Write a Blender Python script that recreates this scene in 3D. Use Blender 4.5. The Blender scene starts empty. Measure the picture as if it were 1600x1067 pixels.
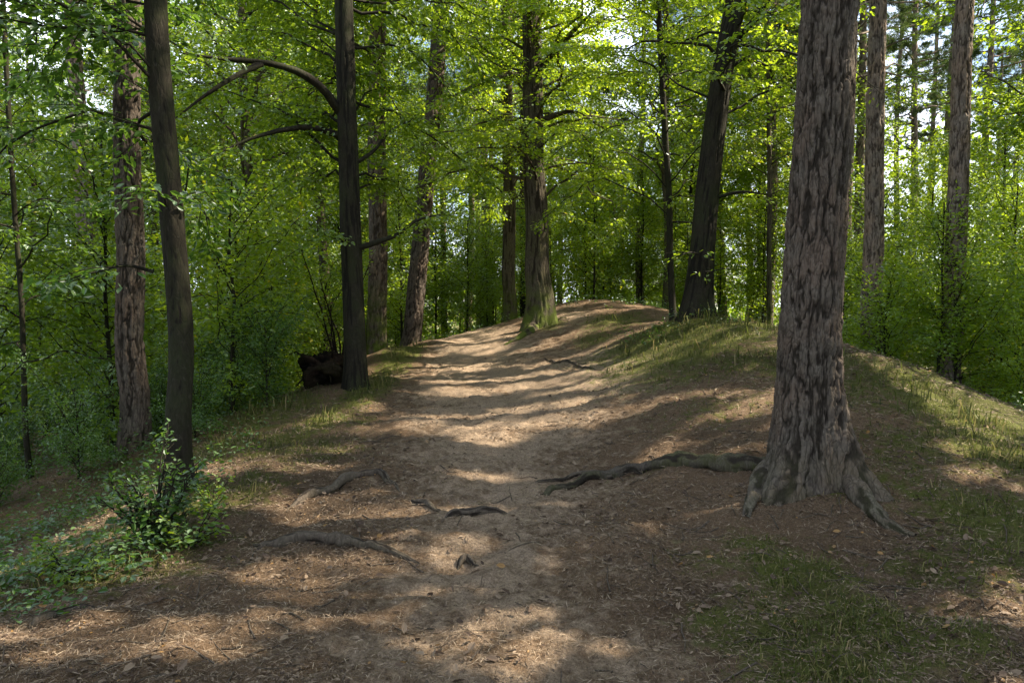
import bpy, math, random
import numpy as np
from mathutils import Vector

sc = bpy.context.scene
C = sc.collection
PI = math.pi

# ------------------------------------------------------------------ camera
W0, H0, LENS = 1600.0, 1067.0, 26.0
F = W0 * LENS / 36.0
CAMZ = 1.6
PITCH = math.atan((H0 / 2 - 465) / F)
cam_d = bpy.data.cameras.new('camera'); cam_d.lens = LENS; cam_d.sensor_width = 36
cam_d.clip_start = 0.05; cam_d.clip_end = 1500
cam = bpy.data.objects.new('camera', cam_d); C.objects.link(cam)
cam.location = (0, 0, CAMZ); cam.rotation_euler = (PI / 2 - PITCH, 0, 0)
sc.camera = cam

# ------------------------------------------------------------------ light
SUN_AZ = math.radians(83)      # from +Y (view direction) towards +X (right)
SUN_EL = math.radians(45)
to_sun = Vector((math.sin(SUN_AZ) * math.cos(SUN_EL), math.cos(SUN_AZ) * math.cos(SUN_EL), math.sin(SUN_EL)))
sl = bpy.data.lights.new('sun', 'SUN'); sl.energy = 5.0; sl.angle = math.radians(0.5); sl.color = (1, 0.88, 0.68)
so = bpy.data.objects.new('sun', sl); C.objects.link(so); so.rotation_euler = to_sun.to_track_quat('Z', 'Y').to_euler()

w = bpy.data.worlds.new("World"); sc.world = w; w.use_nodes = True
nt = w.node_tree; bg = nt.nodes['Background']
sky = nt.nodes.new('ShaderNodeTexSky'); sky.sky_type = 'NISHITA'; sky.sun_disc = False
sky.sun_elevation = SUN_EL; sky.sun_rotation = SUN_AZ
tc = nt.nodes.new('ShaderNodeTexCoord')
cn = nt.nodes.new('ShaderNodeTexNoise'); cn.inputs['Scale'].default_value = 3.2; cn.inputs['Detail'].default_value = 6
cr = nt.nodes.new('ShaderNodeValToRGB'); cr.color_ramp.elements[0].position = 0.42; cr.color_ramp.elements[1].position = 0.60
mx = nt.nodes.new('ShaderNodeMix'); mx.data_type = 'RGBA'
nt.links.new(tc.outputs['Generated'], cn.inputs['Vector']); nt.links.new(cn.outputs['Fac'], cr.inputs['Fac'])
nt.links.new(cr.outputs['Color'], mx.inputs['Factor']); nt.links.new(sky.outputs['Color'], mx.inputs[6])
mx.inputs[7].default_value = (9.6, 10.4, 12.0, 1)
nt.links.new(mx.outputs[2], bg.inputs['Color']); bg.inputs['Strength'].default_value = 0.064

sc.view_settings.view_transform = 'Standard'; sc.view_settings.look = 'None'
sc.view_settings.exposure = 2.1; sc.view_settings.gamma = 1.0; sc.view_settings.use_curve_mapping = False
cy = sc.cycles
cy.max_bounces = 8; cy.diffuse_bounces = 5; cy.glossy_bounces = 2; cy.transmission_bounces = 5; cy.transparent_max_bounces = 4
cy.use_denoising = True; cy.sample_clamp_indirect = 6.0; cy.caustics_reflective = False; cy.caustics_refractive = False
cy.use_adaptive_sampling = False

# ------------------------------------------------------------------ pixel -> world
def ray(px, py):
    cx = (px - W0 / 2) / F; cyy = (H0 / 2 - py) / F
    dy = math.cos(PITCH) + cyy * math.sin(PITCH); dz = -math.sin(PITCH) + cyy * math.cos(PITCH)
    return np.array([cx / dy, 1.0, dz / dy])
def P(px, py, Y):
    return np.array([0, 0, CAMZ]) + ray(px, py) * Y

# ------------------------------------------------------------------ noise
_r = np.random.default_rng(11)
_L = _r.random((256, 256))
def vnoise(x, y, s=0):
    x = np.asarray(x, float) + s * 17.31; y = np.asarray(y, float) + s * 9.73
    xi = np.floor(x).astype(int); yi = np.floor(y).astype(int); fx = x - xi; fy = y - yi
    fx = fx * fx * (3 - 2 * fx); fy = fy * fy * (3 - 2 * fy)
    a = _L[xi & 255, yi & 255]; b = _L[(xi + 1) & 255, yi & 255]; c = _L[xi & 255, (yi + 1) & 255]; d = _L[(xi + 1) & 255, (yi + 1) & 255]
    return (a * (1 - fx) + b * fx) * (1 - fy) + (c * (1 - fx) + d * fx) * fy
def fbm(x, y, o=4, s=0):
    t = 0; a = 0.5; n = 0
    for i in range(o):
        t = t + a * vnoise(x * 2 ** i, y * 2 ** i, s + i * 3); n += a; a *= 0.5
    return t / n
def pfbm(u, v, per, o=4, s=0, st=1):
    t = 0; a = .5; n = 0
    for i in range(o):
        k = 2 ** i; p = per * k; x = u * k; y = np.asarray(v) * k + s * 9.73 + i * 31; xi = np.floor(x).astype(int); yi = np.floor(y).astype(int); fx = x - xi; fy = y - yi
        fx = fx * fx * (3 - 2 * fx); fy = fy * fy * (3 - 2 * fy); x0 = (xi % p + s * 17) & 255; x1 = ((xi + 1) % p + s * 17) & 255
        t = t + a * ((_L[x0, yi & 255] * (1 - fx) + _L[x1, yi & 255] * fx) * (1 - fy) + (_L[x0, (yi + 1) & 255] * (1 - fx) + _L[x1, (yi + 1) & 255] * fx) * fy); n += a; a *= .5
    return t / n
def sstep(a, b, x):
    t = np.clip((x - a) / (b - a), 0, 1); return t * t * (3 - 2 * t)

# ------------------------------------------------------------------ terrain
CTRL = [  # pixel x, pixel y, distance: ground seen there
 (750,1067,3.1),(300,1067,3.05),(1150,1067,3.1),(1600,1067,3.0),(0,1067,2.95),
 (760,900,4.3),(500,900,4.35),(1050,900,4.3),(1400,900,4.2),(1600,900,4.1),
 (760,780,5.75),(560,780,5.8),(960,780,5.75),(400,800,5.55),
 (740,700,7.4),(580,700,7.45),(900,700,7.3),(740,640,9.3),(620,640,9.4),(860,640,9.1),
 (740,600,11.2),(640,590,11.9),(830,590,11.2),(740,560,14.0),(660,560,14.2),(820,555,13.8),(735,530,17.5),(670,533,17.3),(790,530,17.0),
 (840,507,16.0),(800,515,17.3),(880,500,16.6),(900,487,18.5),(900,471,21.0),(960,470,19.5),
 (870,545,13.8),(930,560,11.8),(1000,560,11.0),(1000,520,13.0),(1000,483,16.0),(1085,492,12.2),(1150,503,11.5),(1200,505,11.0),
 (1150,550,9.5),(1150,620,7.8),(1000,640,8.0),(1100,700,6.5),(1000,730,6.5),
 (1260,745,5.6),(1170,745,5.75),(1360,780,5.3),
 (1330,548,9.3),(1400,572,8.7),(1450,603,8.2),(1520,643,7.6),(1600,692,7.0),
 (1400,650,7.1),(1400,700,6.3),(1500,720,6.1),(1500,800,5.0),
 (0,960,3.85),(200,885,4.5),(310,850,4.9),(0,900,5.3),(100,800,7.8),(0,700,12.4),(0,650,17.0),(150,850,5.9),
 (285,765,6.2),(210,705,8.8),(400,700,7.6),(330,745,6.7),(560,603,10.5),(470,618,10.3),(450,645,9.4),(500,600,11.2),
 (640,537,17.0),(600,562,13.9),(588,545,15.0)]
pts = [P(*c) for c in CTRL]
XW = [(-3.6,12.5,-.5),(-5,11,-.6),(-3.2,16,-.1),(-6,17,-.9),(-9,12,-1),(-12,20,-1.3),(-4,24,-.6),(-1,23,.35),(-1,30,-.3),(3,26,1.1),(3,34,.3),
      (-10,35,-1.5),(0,45,-1),(-30,30,-2),(-30,0,-1.5),(-8,3,-1.1),(-5,1,-.6),(-6,-6,-.6),(0,-2,0),(0,-8,0),(3,-3,.05),(6,14,.35),(9,14,-.1),(6.5,10.5,.1),(7.5,8.3,-.15),
      (10,10,-.5),(12,18,-.4),(6,20,.6),(8,5,-.5),(6.5,2,-.3),(14,0,-1),(14,-6,-1),(25,10,-1),(25,30,-1),(10,40,-.6),(60,60,-1),(-60,60,-2),(60,-30,-1),(-60,-30,-2),(0,100,-1),(-80,120,-1),(80,120,-1),
      (4.6,12.3,.85),(3,8.6,.75)]
pts = np.array([tuple(p) for p in pts] + XW)
CX, CZ = pts[:, :2], pts[:, 2]
def _k(a, b):
    return np.sqrt(((a[:, None, :] - b[None]) ** 2).sum(-1) + 0.5)
_n = len(CX)
A = np.zeros((_n + 1, _n + 1)); A[:_n, :_n] = _k(CX, CX) - np.eye(_n) * 0.05; A[:_n, -1] = 1; A[-1, :_n] = 1
WT = np.linalg.solve(A, np.append(CZ, 0))
def hbase(x, y):
    x = np.atleast_1d(np.asarray(x, float)); y = np.atleast_1d(np.asarray(y, float)); out = np.empty(x.shape)
    q = np.stack([x.ravel(), y.ravel()], 1); o = np.empty(len(q))
    for i in range(0, len(q), 40000):
        o[i:i + 40000] = _k(q[i:i + 40000], CX) @ WT[:-1] + WT[-1]
    return o.reshape(x.shape)
def ground(x, y):
    x = np.atleast_1d(np.asarray(x, float)); y = np.atleast_1d(np.asarray(y, float))
    h = hbase(x, y)
    r = np.hypot(x, y)
    near = 1 / (1 + (r / 14) ** 2)
    h = h + (fbm(x * 1.3, y * 1.3, 3, 1) - .5) * 0.13 + (fbm(x * 5, y * 7.5, 3, 2) - .5) * 0.085 * (0.4 + near)
    h = h + (fbm(x * 28, y * 28, 2, 3) - .5) * 0.014 * near
    # trodden ledges across the path
    pc = path_x(y); on = np.exp(-((x - pc) / 1.2) ** 2)
    h = h + on * 0.022 * (np.abs(((y * 1.35 + fbm(x * .9, y * .7, 2, 5) * 2.2) % 1) - .5) * 2 - .5) * (y > 4)
    return h
PY = np.array([-8, 3, 4.3, 5.8, 7.4, 9.3, 11.2, 14, 17.5, 20, 24, 40])
PX = np.array([-.1, -.15, -.2, -.2, -.3, -.45, -.6, -.7, -1.0, -1.4, -1.8, -2.5])
def path_x(y):
    return np.interp(y, PY, PX)
def g1(x, y): return float(ground(x, y)[0])
def gp(px, py):
    d = ray(px, py); Y = np.geomspace(1.5, 60, 900)
    h = hbase(d[0] * Y, Y); s = (CAMZ + d[2] * Y) < h
    i = int(np.argmax(s)) if s.any() else len(Y) - 1
    return np.array([d[0] * Y[i], Y[i], h[i]])

# ------------------------------------------------------------------ node helpers
def mat_new(name):
    m = bpy.data.materials.new(name); m.use_nodes = True; t = m.node_tree
    for n in list(t.nodes): t.nodes.remove(n)
    return m, t
class NT:
    def __init__(s, t): s.t = t
    def n(s, kind, **kw):
        nd = s.t.nodes.new('ShaderNode' + kind)
        for k, v in kw.items(): setattr(nd, k, v)
        return nd
    def l(s, a, b): s.t.links.new(a, b)
    def noise(s, vec, scale, detail=4, rough=.55, dist=0):
        nd = s.n('TexNoise'); nd.inputs['Scale'].default_value = scale; nd.inputs['Detail'].default_value = detail
        nd.inputs['Roughness'].default_value = rough; nd.inputs['Distortion'].default_value = dist
        if vec is not None: s.l(vec, nd.inputs['Vector'])
        return nd.outputs['Fac']
    def ramp(s, fac, stops):
        nd = s.n('ValToRGB'); e = nd.color_ramp.elements
        while len(e) < len(stops): e.new(0.5)
        for i, (p, c) in enumerate(stops):
            e[i].position = p; e[i].color = (c[0], c[1], c[2], 1) if not isinstance(c, (int, float)) else (c, c, c, 1)
        s.l(fac, nd.inputs['Fac']); return nd.outputs['Color']
    def mix(s, fac, a, b, mode='MIX'):
        nd = s.n('Mix', data_type='RGBA', blend_type=mode)
        for sock, v in ((nd.inputs[0], fac), (nd.inputs[6], a), (nd.inputs[7], b)):
            if isinstance(v, (int, float)): sock.default_value = v
            elif isinstance(v, tuple): sock.default_value = (*v[:3], 1)
            else: s.l(v, sock)
        return nd.outputs[2]
    def math(s, op, a, b=None, clamp=False):
        nd = s.n('Math', operation=op, use_clamp=clamp)
        for sock, v in ((nd.inputs[0], a), (nd.inputs[1], b)):
            if v is None: continue
            if isinstance(v, (int, float)): sock.default_value = v
            else: s.l(v, sock)
        return nd.outputs[0]
    def attr(s, name):
        nd = s.n('Attribute', attribute_name=name); return nd
    def bump(s, h, strength, dist):
        nd = s.n('Bump'); nd.inputs['Strength'].default_value = strength; nd.inputs['Distance'].default_value = dist
        s.l(h, nd.inputs['Height']); return nd.outputs['Normal']
    def scaled(s, vec, sc3):
        nd = s.n('Mapping'); nd.inputs['Scale'].default_value = sc3; s.l(vec, nd.inputs['Vector']); return nd.outputs[0]

def leaf_mat(name, dif, tra, var=0.55, yellow=0.07, gloss=.12):
    m, t = mat_new(name); N = NT(t)
    r = N.attr('rnd').outputs['Fac']; oi = N.n('ObjectInfo').outputs['Random']
    mixr = N.math('ADD', N.math('MULTIPLY', r, 0.75), N.math('MULTIPLY', oi, 0.25))
    def shades(c):
        return N.ramp(mixr, [(0, tuple(x * (1 - var) for x in c)), (.5, c), (1 - yellow, (c[0] * 1.45, c[1] * 1.22, c[2] * .9)), (1, (c[0] * 2.6, c[1] * 1.4, c[2] * .9))])
    d = N.n('BsdfDiffuse'); N.l(shades(dif), d.inputs['Color'])
    tr = N.n('BsdfTranslucent'); N.l(shades(tra), tr.inputs['Color'])
    g = N.n('BsdfGlossy'); g.inputs['Roughness'].default_value = .5; g.inputs['Color'].default_value = (.9, .95, 1, 1)
    a = N.n('AddShader'); N.l(d.outputs[0], a.inputs[0]); N.l(tr.outputs[0], a.inputs[1])
    fr = N.n('Fresnel'); fr.inputs[0].default_value = 1.4
    mg = N.n('MixShader'); N.l(N.math('MULTIPLY', fr.outputs[0], gloss * .8, True), mg.inputs[0]); N.l(a.outputs[0], mg.inputs[1]); N.l(g.outputs[0], mg.inputs[2])
    o = N.n('OutputMaterial'); N.l(mg.outputs[0], o.inputs['Surface']); return m

def bark_mat(name, plate, crack, tint, moss=0.0, mossh=1.0, scale=1.0, deep=.5, spec=.12):
    m, t = mat_new(name); N = NT(t)
    co = N.n('TexCoord').outputs['Object']
    st = N.scaled(co, (1, 1, .28))
    fine = N.noise(st, 60 * scale, 5, .65, .4); med = N.noise(st, 16 * scale, 5, .6, .8); big = N.noise(co, 3.0, 3)
    v = N.n('TexVoronoi', feature='DISTANCE_TO_EDGE'); v.inputs['Scale'].default_value = 22 * scale
    wv = N.n('VectorMath', operation='ADD'); N.l(st, wv.inputs[0])
    wn = N.n('TexNoise'); wn.inputs['Scale'].default_value = 9; N.l(st, wn.inputs['Vector'])
    sc_ = N.n('VectorMath', operation='SCALE'); N.l(wn.outputs['Color'], sc_.inputs[0]); sc_.inputs['Scale'].default_value = .12
    N.l(sc_.outputs[0], wv.inputs[1]); N.l(wv.outputs[0], v.inputs['Vector'])
    crk = N.attr('crk').outputs['Fac']
    c = N.mix(N.ramp(med, [(.3, 0), (.7, 1)]), tuple(x * .65 for x in plate), plate)
    c = N.mix(N.ramp(big, [(.42, 0), (.62, 1)]), c, tint)
    lich = N.ramp(N.noise(co, 22, 4, .7), [(.60, 0), (.68, .5)]); c = N.mix(lich, c, tuple(x * 1.5 + .02 for x in plate))
    c = N.mix(N.ramp(N.noise(N.scaled(co, (1, 1, .5)), 5, 4, .6), [(.35, .28), (.5, 0)]), c, crack)
    c = N.mix(N.ramp(fine, [(.45, 0), (.75, .55)]), c, tuple(min(1, x * 1.7) for x in plate))
    c = N.mix(N.ramp(crk, [(.05, 1), (.6, 0)]), c, crack)
    sm = N.ramp(v.outputs['Distance'], [(0, 1), (.10, 0)])
    c = N.mix(N.math('MULTIPLY', sm, deep), c, crack)
    if moss:
        sep = N.n('SeparateXYZ'); N.l(co, sep.inputs[0])
        hz = N.math('SUBTRACT', 1, N.math('DIVIDE', sep.outputs['Z'], mossh), True)
        mm = N.math('MULTIPLY', N.ramp(N.noise(co, 5, 4), [(.38, 0), (.6, 1)]), N.math('MULTIPLY', hz, moss), True)
        c = N.mix(mm, c, (.075, .095, .018))
    b = N.n('BsdfPrincipled'); b.inputs['Roughness'].default_value = .88; b.inputs['Specular IOR Level'].default_value = spec
    N.l(c, b.inputs['Base Color'])
    h = N.math('ADD', N.math('MULTIPLY', fine, .5), N.math('MULTIPLY', med, .8)); h = N.math('SUBTRACT', h, N.math('MULTIPLY', sm, deep * .8))
    N.l(N.bump(h, .9, .012), b.inputs['Normal'])
    o = N.n('OutputMaterial'); N.l(b.outputs[0], o.inputs['Surface']); return m

def plain_mat(name, stops, rough=.85, translucent=0.0):
    m, t = mat_new(name); N = NT(t)
    col = N.ramp(N.attr('rnd').outputs['Fac'], stops)
    b = N.n('BsdfPrincipled'); b.inputs['Roughness'].default_value = rough; b.inputs['Specular IOR Level'].default_value = .3
    N.l(col, b.inputs['Base Color']); o = N.n('OutputMaterial')
    if translucent:
        tr = N.n('BsdfTranslucent'); N.l(col, tr.inputs['Color']); ms = N.n('MixShader'); ms.inputs[0].default_value = translucent
        N.l(b.outputs[0], ms.inputs[1]); N.l(tr.outputs[0], ms.inputs[2]); N.l(ms.outputs[0], o.inputs['Surface'])
    else: N.l(b.outputs[0], o.inputs['Surface'])
    return m

def ground_mat():
    m, t = mat_new('forest floor'); N = NT(t)
    co = N.n('TexCoord').outputs['Object']
    a = N.attr('mask'); sp = N.n('SeparateColor'); N.l(a.outputs['Color'], sp.inputs[0])
    sand, green, dark = sp.outputs[0], sp.outputs[1], sp.outputs[2]  # sand channel also carries painted sunlight on the right bank
    n1 = N.noise(co, 9, 6, .65); n2 = N.noise(co, 55, 5, .7); n3 = N.noise(co, 2.2, 4); 
    str1 = N.noise(N.scaled(co, (1, .25, 1)), 130, 3, .6, 1.2); str2 = N.noise(N.scaled(co, (.25, 1, 1)), 120, 3, .6, 1.2)
    lit = N.mix(N.ramp(n2, [(.3, 0), (.7, 1)]), (.055, .036, .023), (.25, .165, .102))
    lit = N.mix(N.ramp(n3, [(.4, 0), (.65, .7)]), lit, (.140, .088, .052))
    snd = N.mix(N.ramp(n2, [(.3, 0), (.7, 1)]), (.20, .145, .105), (.50, .375, .265))
    sm = N.math('ADD', sand, N.math('MULTIPLY', N.math('SUBTRACT', n1, .5), 1.5), True)
    c = N.mix(N.ramp(sm, [(.35, 0), (.65, 1)]), lit, snd)
    nd = N.ramp(str1, [(.58, 0), (.64, 1)]); nd2 = N.ramp(str2, [(.58, 0), (.64, 1)])
    c = N.mix(N.math('MULTIPLY', nd, .55), c, (.26, .195, .14)); c = N.mix(N.math('MULTIPLY', nd2, .5), c, (.085, .055, .038))
    peb = N.noise(co, 170, 3, .7); c = N.mix(N.ramp(peb, [(.56, 0), (.66, .75)]), c, (.085, .06, .043)); c = N.mix(N.ramp(peb, [(.30, .6), (.40, 0)]), c, (.46, .38, .30))
    gm = N.math('ADD', green, N.math('MULTIPLY', N.math('SUBTRACT', n1, .5), 1.6), True)
    mossc = N.mix(n2, (.034, .050, .010), (.145, .165, .028))
    c = N.mix(N.math('MULTIPLY', N.ramp(gm, [(.32, 0), (.66, 1)]), .88), c, mossc)
    c = N.mix(N.math('MULTIPLY', dark, .6), c, (.03, .02, .013))
    b = N.n('BsdfPrincipled'); b.inputs['Roughness'].default_value = .95; b.inputs['Specular IOR Level'].default_value = .15
    N.l(c, b.inputs['Base Color'])
    h = N.math('ADD', N.math('MULTIPLY', n2, .7), N.math('ADD', N.math('MULTIPLY', str1, .5), N.math('MULTIPLY', str2, .5)))
    h = N.math('ADD', h, N.math('MULTIPLY', n1, 1.5)); h = N.math('ADD', h, N.math('MULTIPLY', peb, .8))
    N.l(N.bump(h, 1.0, .028), b.inputs['Normal'])
    o = N.n('OutputMaterial'); N.l(b.outputs[0], o.inputs['Surface']); return m

M = dict(
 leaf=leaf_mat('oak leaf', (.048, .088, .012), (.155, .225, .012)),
 leaf_dark=leaf_mat('shade leaf', (.028, .062, .013), (.070, .130, .014), yellow=.02),  # darker leaf copy; in dim undergrowth it puts shade into the colour
 leaf_lime=leaf_mat('sunlit leaf', (.060, .104, .013), (.215, .300, .014), yellow=.1),  # brighter leaf copy; puts sunlight into the colour of saplings under canopy
 needle=leaf_mat('pine needle', (.036, .058, .026), (.035, .055, .012), yellow=.02, gloss=.08),
 pine=bark_mat('pine bark', (.100, .084, .070), (.024, .019, .015), (.094, .068, .053), deep=.45, moss=.12, mossh=.35),
 pine_far=bark_mat('upper pine bark', (.20, .165, .14), (.05, .038, .030), (.21, .15, .11), scale=.8, deep=.3),
 beech=bark_mat('smooth bark', (.024, .021, .015), (.010, .009, .007), (.021, .024, .011), deep=.25),
 oak=bark_mat('oak bark', (.085, .070, .052), (.024, .019, .014), (.068, .064, .032), moss=1.3, mossh=1.2, scale=1.2),
 root=bark_mat('root bark', (.090, .072, .058), (.02, .015, .012), (.07, .058, .042), deep=.3),
 rootmoss=bark_mat('mossy root bark', (.07, .058, .048), (.02, .016, .012), (.050, .050, .022), deep=.3),
 rot=bark_mat('rotten wood', (.022, .015, .011), (.006, .005, .004), (.020, .018, .008), spec=.05),
 ground=ground_mat(),
 litter=plain_mat('fallen needle', [(0, (.045, .028, .019)), (.4, (.15, .105, .072)), (.75, (.27, .205, .145)), (1, (.38, .30, .22))], .7),
 dead=plain_mat('dead leaf', [(0, (.045, .028, .020)), (.5, (.12, .082, .058)), (.95, (.23, .17, .12)), (1, (.28, .15, .04))], .7, .15),
 grass=plain_mat('grass blade', [(0, (.035, .05, .012)), (.55, (.095, .115, .022)), (.8, (.19, .17, .06)), (1, (.28, .22, .11))], .6, .45),
)

# ------------------------------------------------------------------ mesh building
class MB:
    def __init__(s): s.v = []; s.q = []; s.r = []; s.c = []; s.n = 0; s.sm = []
    def add(s, v, q, rnd=None, crk=None, smooth=True):
        v = np.asarray(v, np.float32); q = np.asarray(q, np.int64)
        s.v.append(v); s.q.append(q + s.n); s.n += len(v)
        s.r.append(np.full(len(q), .5, np.float32) if rnd is None else np.asarray(rnd, np.float32))
        s.c.append(np.ones(len(v), np.float32) if crk is None else np.asarray(crk, np.float32))
        s.sm.append(np.full(len(q), smooth))
    def mesh(s, name, mat):
        me = bpy.data.meshes.new(name); v = np.concatenate(s.v); q = np.concatenate(s.q)
        me.vertices.add(len(v)); me.vertices.foreach_set('co', v.ravel())
        me.loops.add(q.size); me.loops.foreach_set('vertex_index', q.ravel().astype(np.int32))
        me.polygons.add(len(q)); me.polygons.foreach_set('loop_start', (np.arange(len(q)) * 4).astype(np.int32))
        me.update(calc_edges=True)
        me.polygons.foreach_set('use_smooth', np.concatenate(s.sm))
        at = me.attributes.new('rnd', 'FLOAT', 'FACE'); at.data.foreach_set('value', np.concatenate(s.r))
        at = me.attributes.new('crk', 'FLOAT', 'POINT'); at.data.foreach_set('value', np.concatenate(s.c))
        me.materials.append(mat); return me
    def build(s, name, mat, parent=None):
        o = bpy.data.objects.new(name, s.mesh(name, mat)); C.objects.link(o)
        if parent: o.parent = parent
        return o
def tag(o, label=None, cat=None, group=None, kind=None):
    for k, v in (('label', label), ('category', cat), ('group', group), ('kind', kind)):
        if v: o[k] = v
    return o
def empty(name, loc, rz=0, s=1):
    o = bpy.data.objects.new(name, None); C.objects.link(o); o.location = [float(a) for a in loc]; o.rotation_euler = (0, 0, rz); o.scale = (s, s, s); o.empty_display_size = .2
    return o

def norm(a): return a / np.maximum(np.linalg.norm(a, axis=-1, keepdims=True), 1e-9)
def resample(pts, n):
    pts = np.asarray(pts, float); d = np.r_[0, np.cumsum(np.linalg.norm(np.diff(pts, axis=0), axis=1))]
    # Catmull-Rom like smoothing through cubic interpolation of sparse points
    t = np.linspace(0, d[-1], n); out = np.empty((n, 3))
    m = np.gradient(pts, d, axis=0) if len(pts) > 2 else np.repeat((pts[1:] - pts[:-1]) / max(d[-1], 1e-6), 2, 0)
    i = np.clip(np.searchsorted(d, t, side='right') - 1, 0, len(d) - 2); h = (d[i + 1] - d[i]); u = ((t - d[i]) / h)[:, None]; h = h[:, None]
    out = (2*u**3-3*u**2+1)*pts[i] + (u**3-2*u**2+u)*h*m[i] + (-2*u**3+3*u**2)*pts[i+1] + (u**3-u**2)*h*m[i+1]
    return out
def tube(mb, pts, rad, ns=8, rough=0.0, rng=None, squash=1.0):
    pts = np.asarray(pts, float); n = len(pts); rad = np.broadcast_to(rad, (n,)).astype(float)
    T = norm(np.gradient(pts, axis=0)); up = np.array([0, 0, 1.0]) if abs(T[0, 2]) < .8 else np.array([1.0, 0, 0])
    X = np.empty((n, 3)); x = norm(np.cross(up, T[0])[None])[0]
    for i in range(n):
        x = x - T[i] * np.dot(x, T[i]); x = x / max(np.linalg.norm(x), 1e-9); X[i] = x
    Yv = np.cross(T, X)
    th = np.linspace(0, 2 * PI, ns, endpoint=False)
    r = rad[:, None] * np.ones(ns)
    crk = np.ones((n, ns))
    if rough:
        al = np.r_[0, np.cumsum(np.linalg.norm(np.diff(pts, axis=0), axis=1))][:, None]; U = (th / (2 * PI) * 7)[None] * np.ones((n, 1)); q0 = float(abs(pts[0, 0]) * 7 % 50)
        k = pfbm(U, al / .16 + q0, 7, 3, 7); k2 = pfbm(U, al / .05 + q0, 7, 2, 3)
        r = r * (1 + rough * ((k - .5) * 2 + (k2 - .5) * .7)); crk = sstep(.30, .5, k)
    v = pts[:, None] + X[:, None] * (np.cos(th)[None, :, None] * r[..., None]) + Yv[:, None] * (np.sin(th)[None, :, None] * r[..., None] * squash)
    i = np.arange(n - 1)[:, None]; j = np.arange(ns)[None]; j2 = (j + 1) % ns
    q = np.stack([i * ns + j, i * ns + j2, (i + 1) * ns + j2, (i + 1) * ns + j], -1).reshape(-1, 4)
    mb.add(v.reshape(-1, 3), q, crk=crk.ravel())

def voro(u, v, per, seed):
    """F1, F2 distances on a jittered grid, periodic in u with period per"""
    ui = np.floor(u).astype(int); vi = np.floor(v).astype(int); f1 = np.full(u.shape, 9.); f2 = np.full(u.shape, 9.); cid = np.zeros(u.shape)
    for a in (-1, 0, 1):
        for b in (-1, 0, 1):
            cu = (ui + a) % per; cv = vi + b
            ju = _L[(cu * 7 + seed) & 255, (cv * 13 + 5) & 255]; jv = _L[(cu * 11 + 91) & 255, (cv * 5 + seed) & 255]
            d = np.hypot(ui + a + .1 + .8 * ju - u, vi + b + .1 + .8 * jv - v)
            n1 = d < f1; f2 = np.where(n1, f1, np.minimum(f2, d)); cid = np.where(n1, ju, cid); f1 = np.where(n1, d, f1)
    return f1, f2, cid

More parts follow.
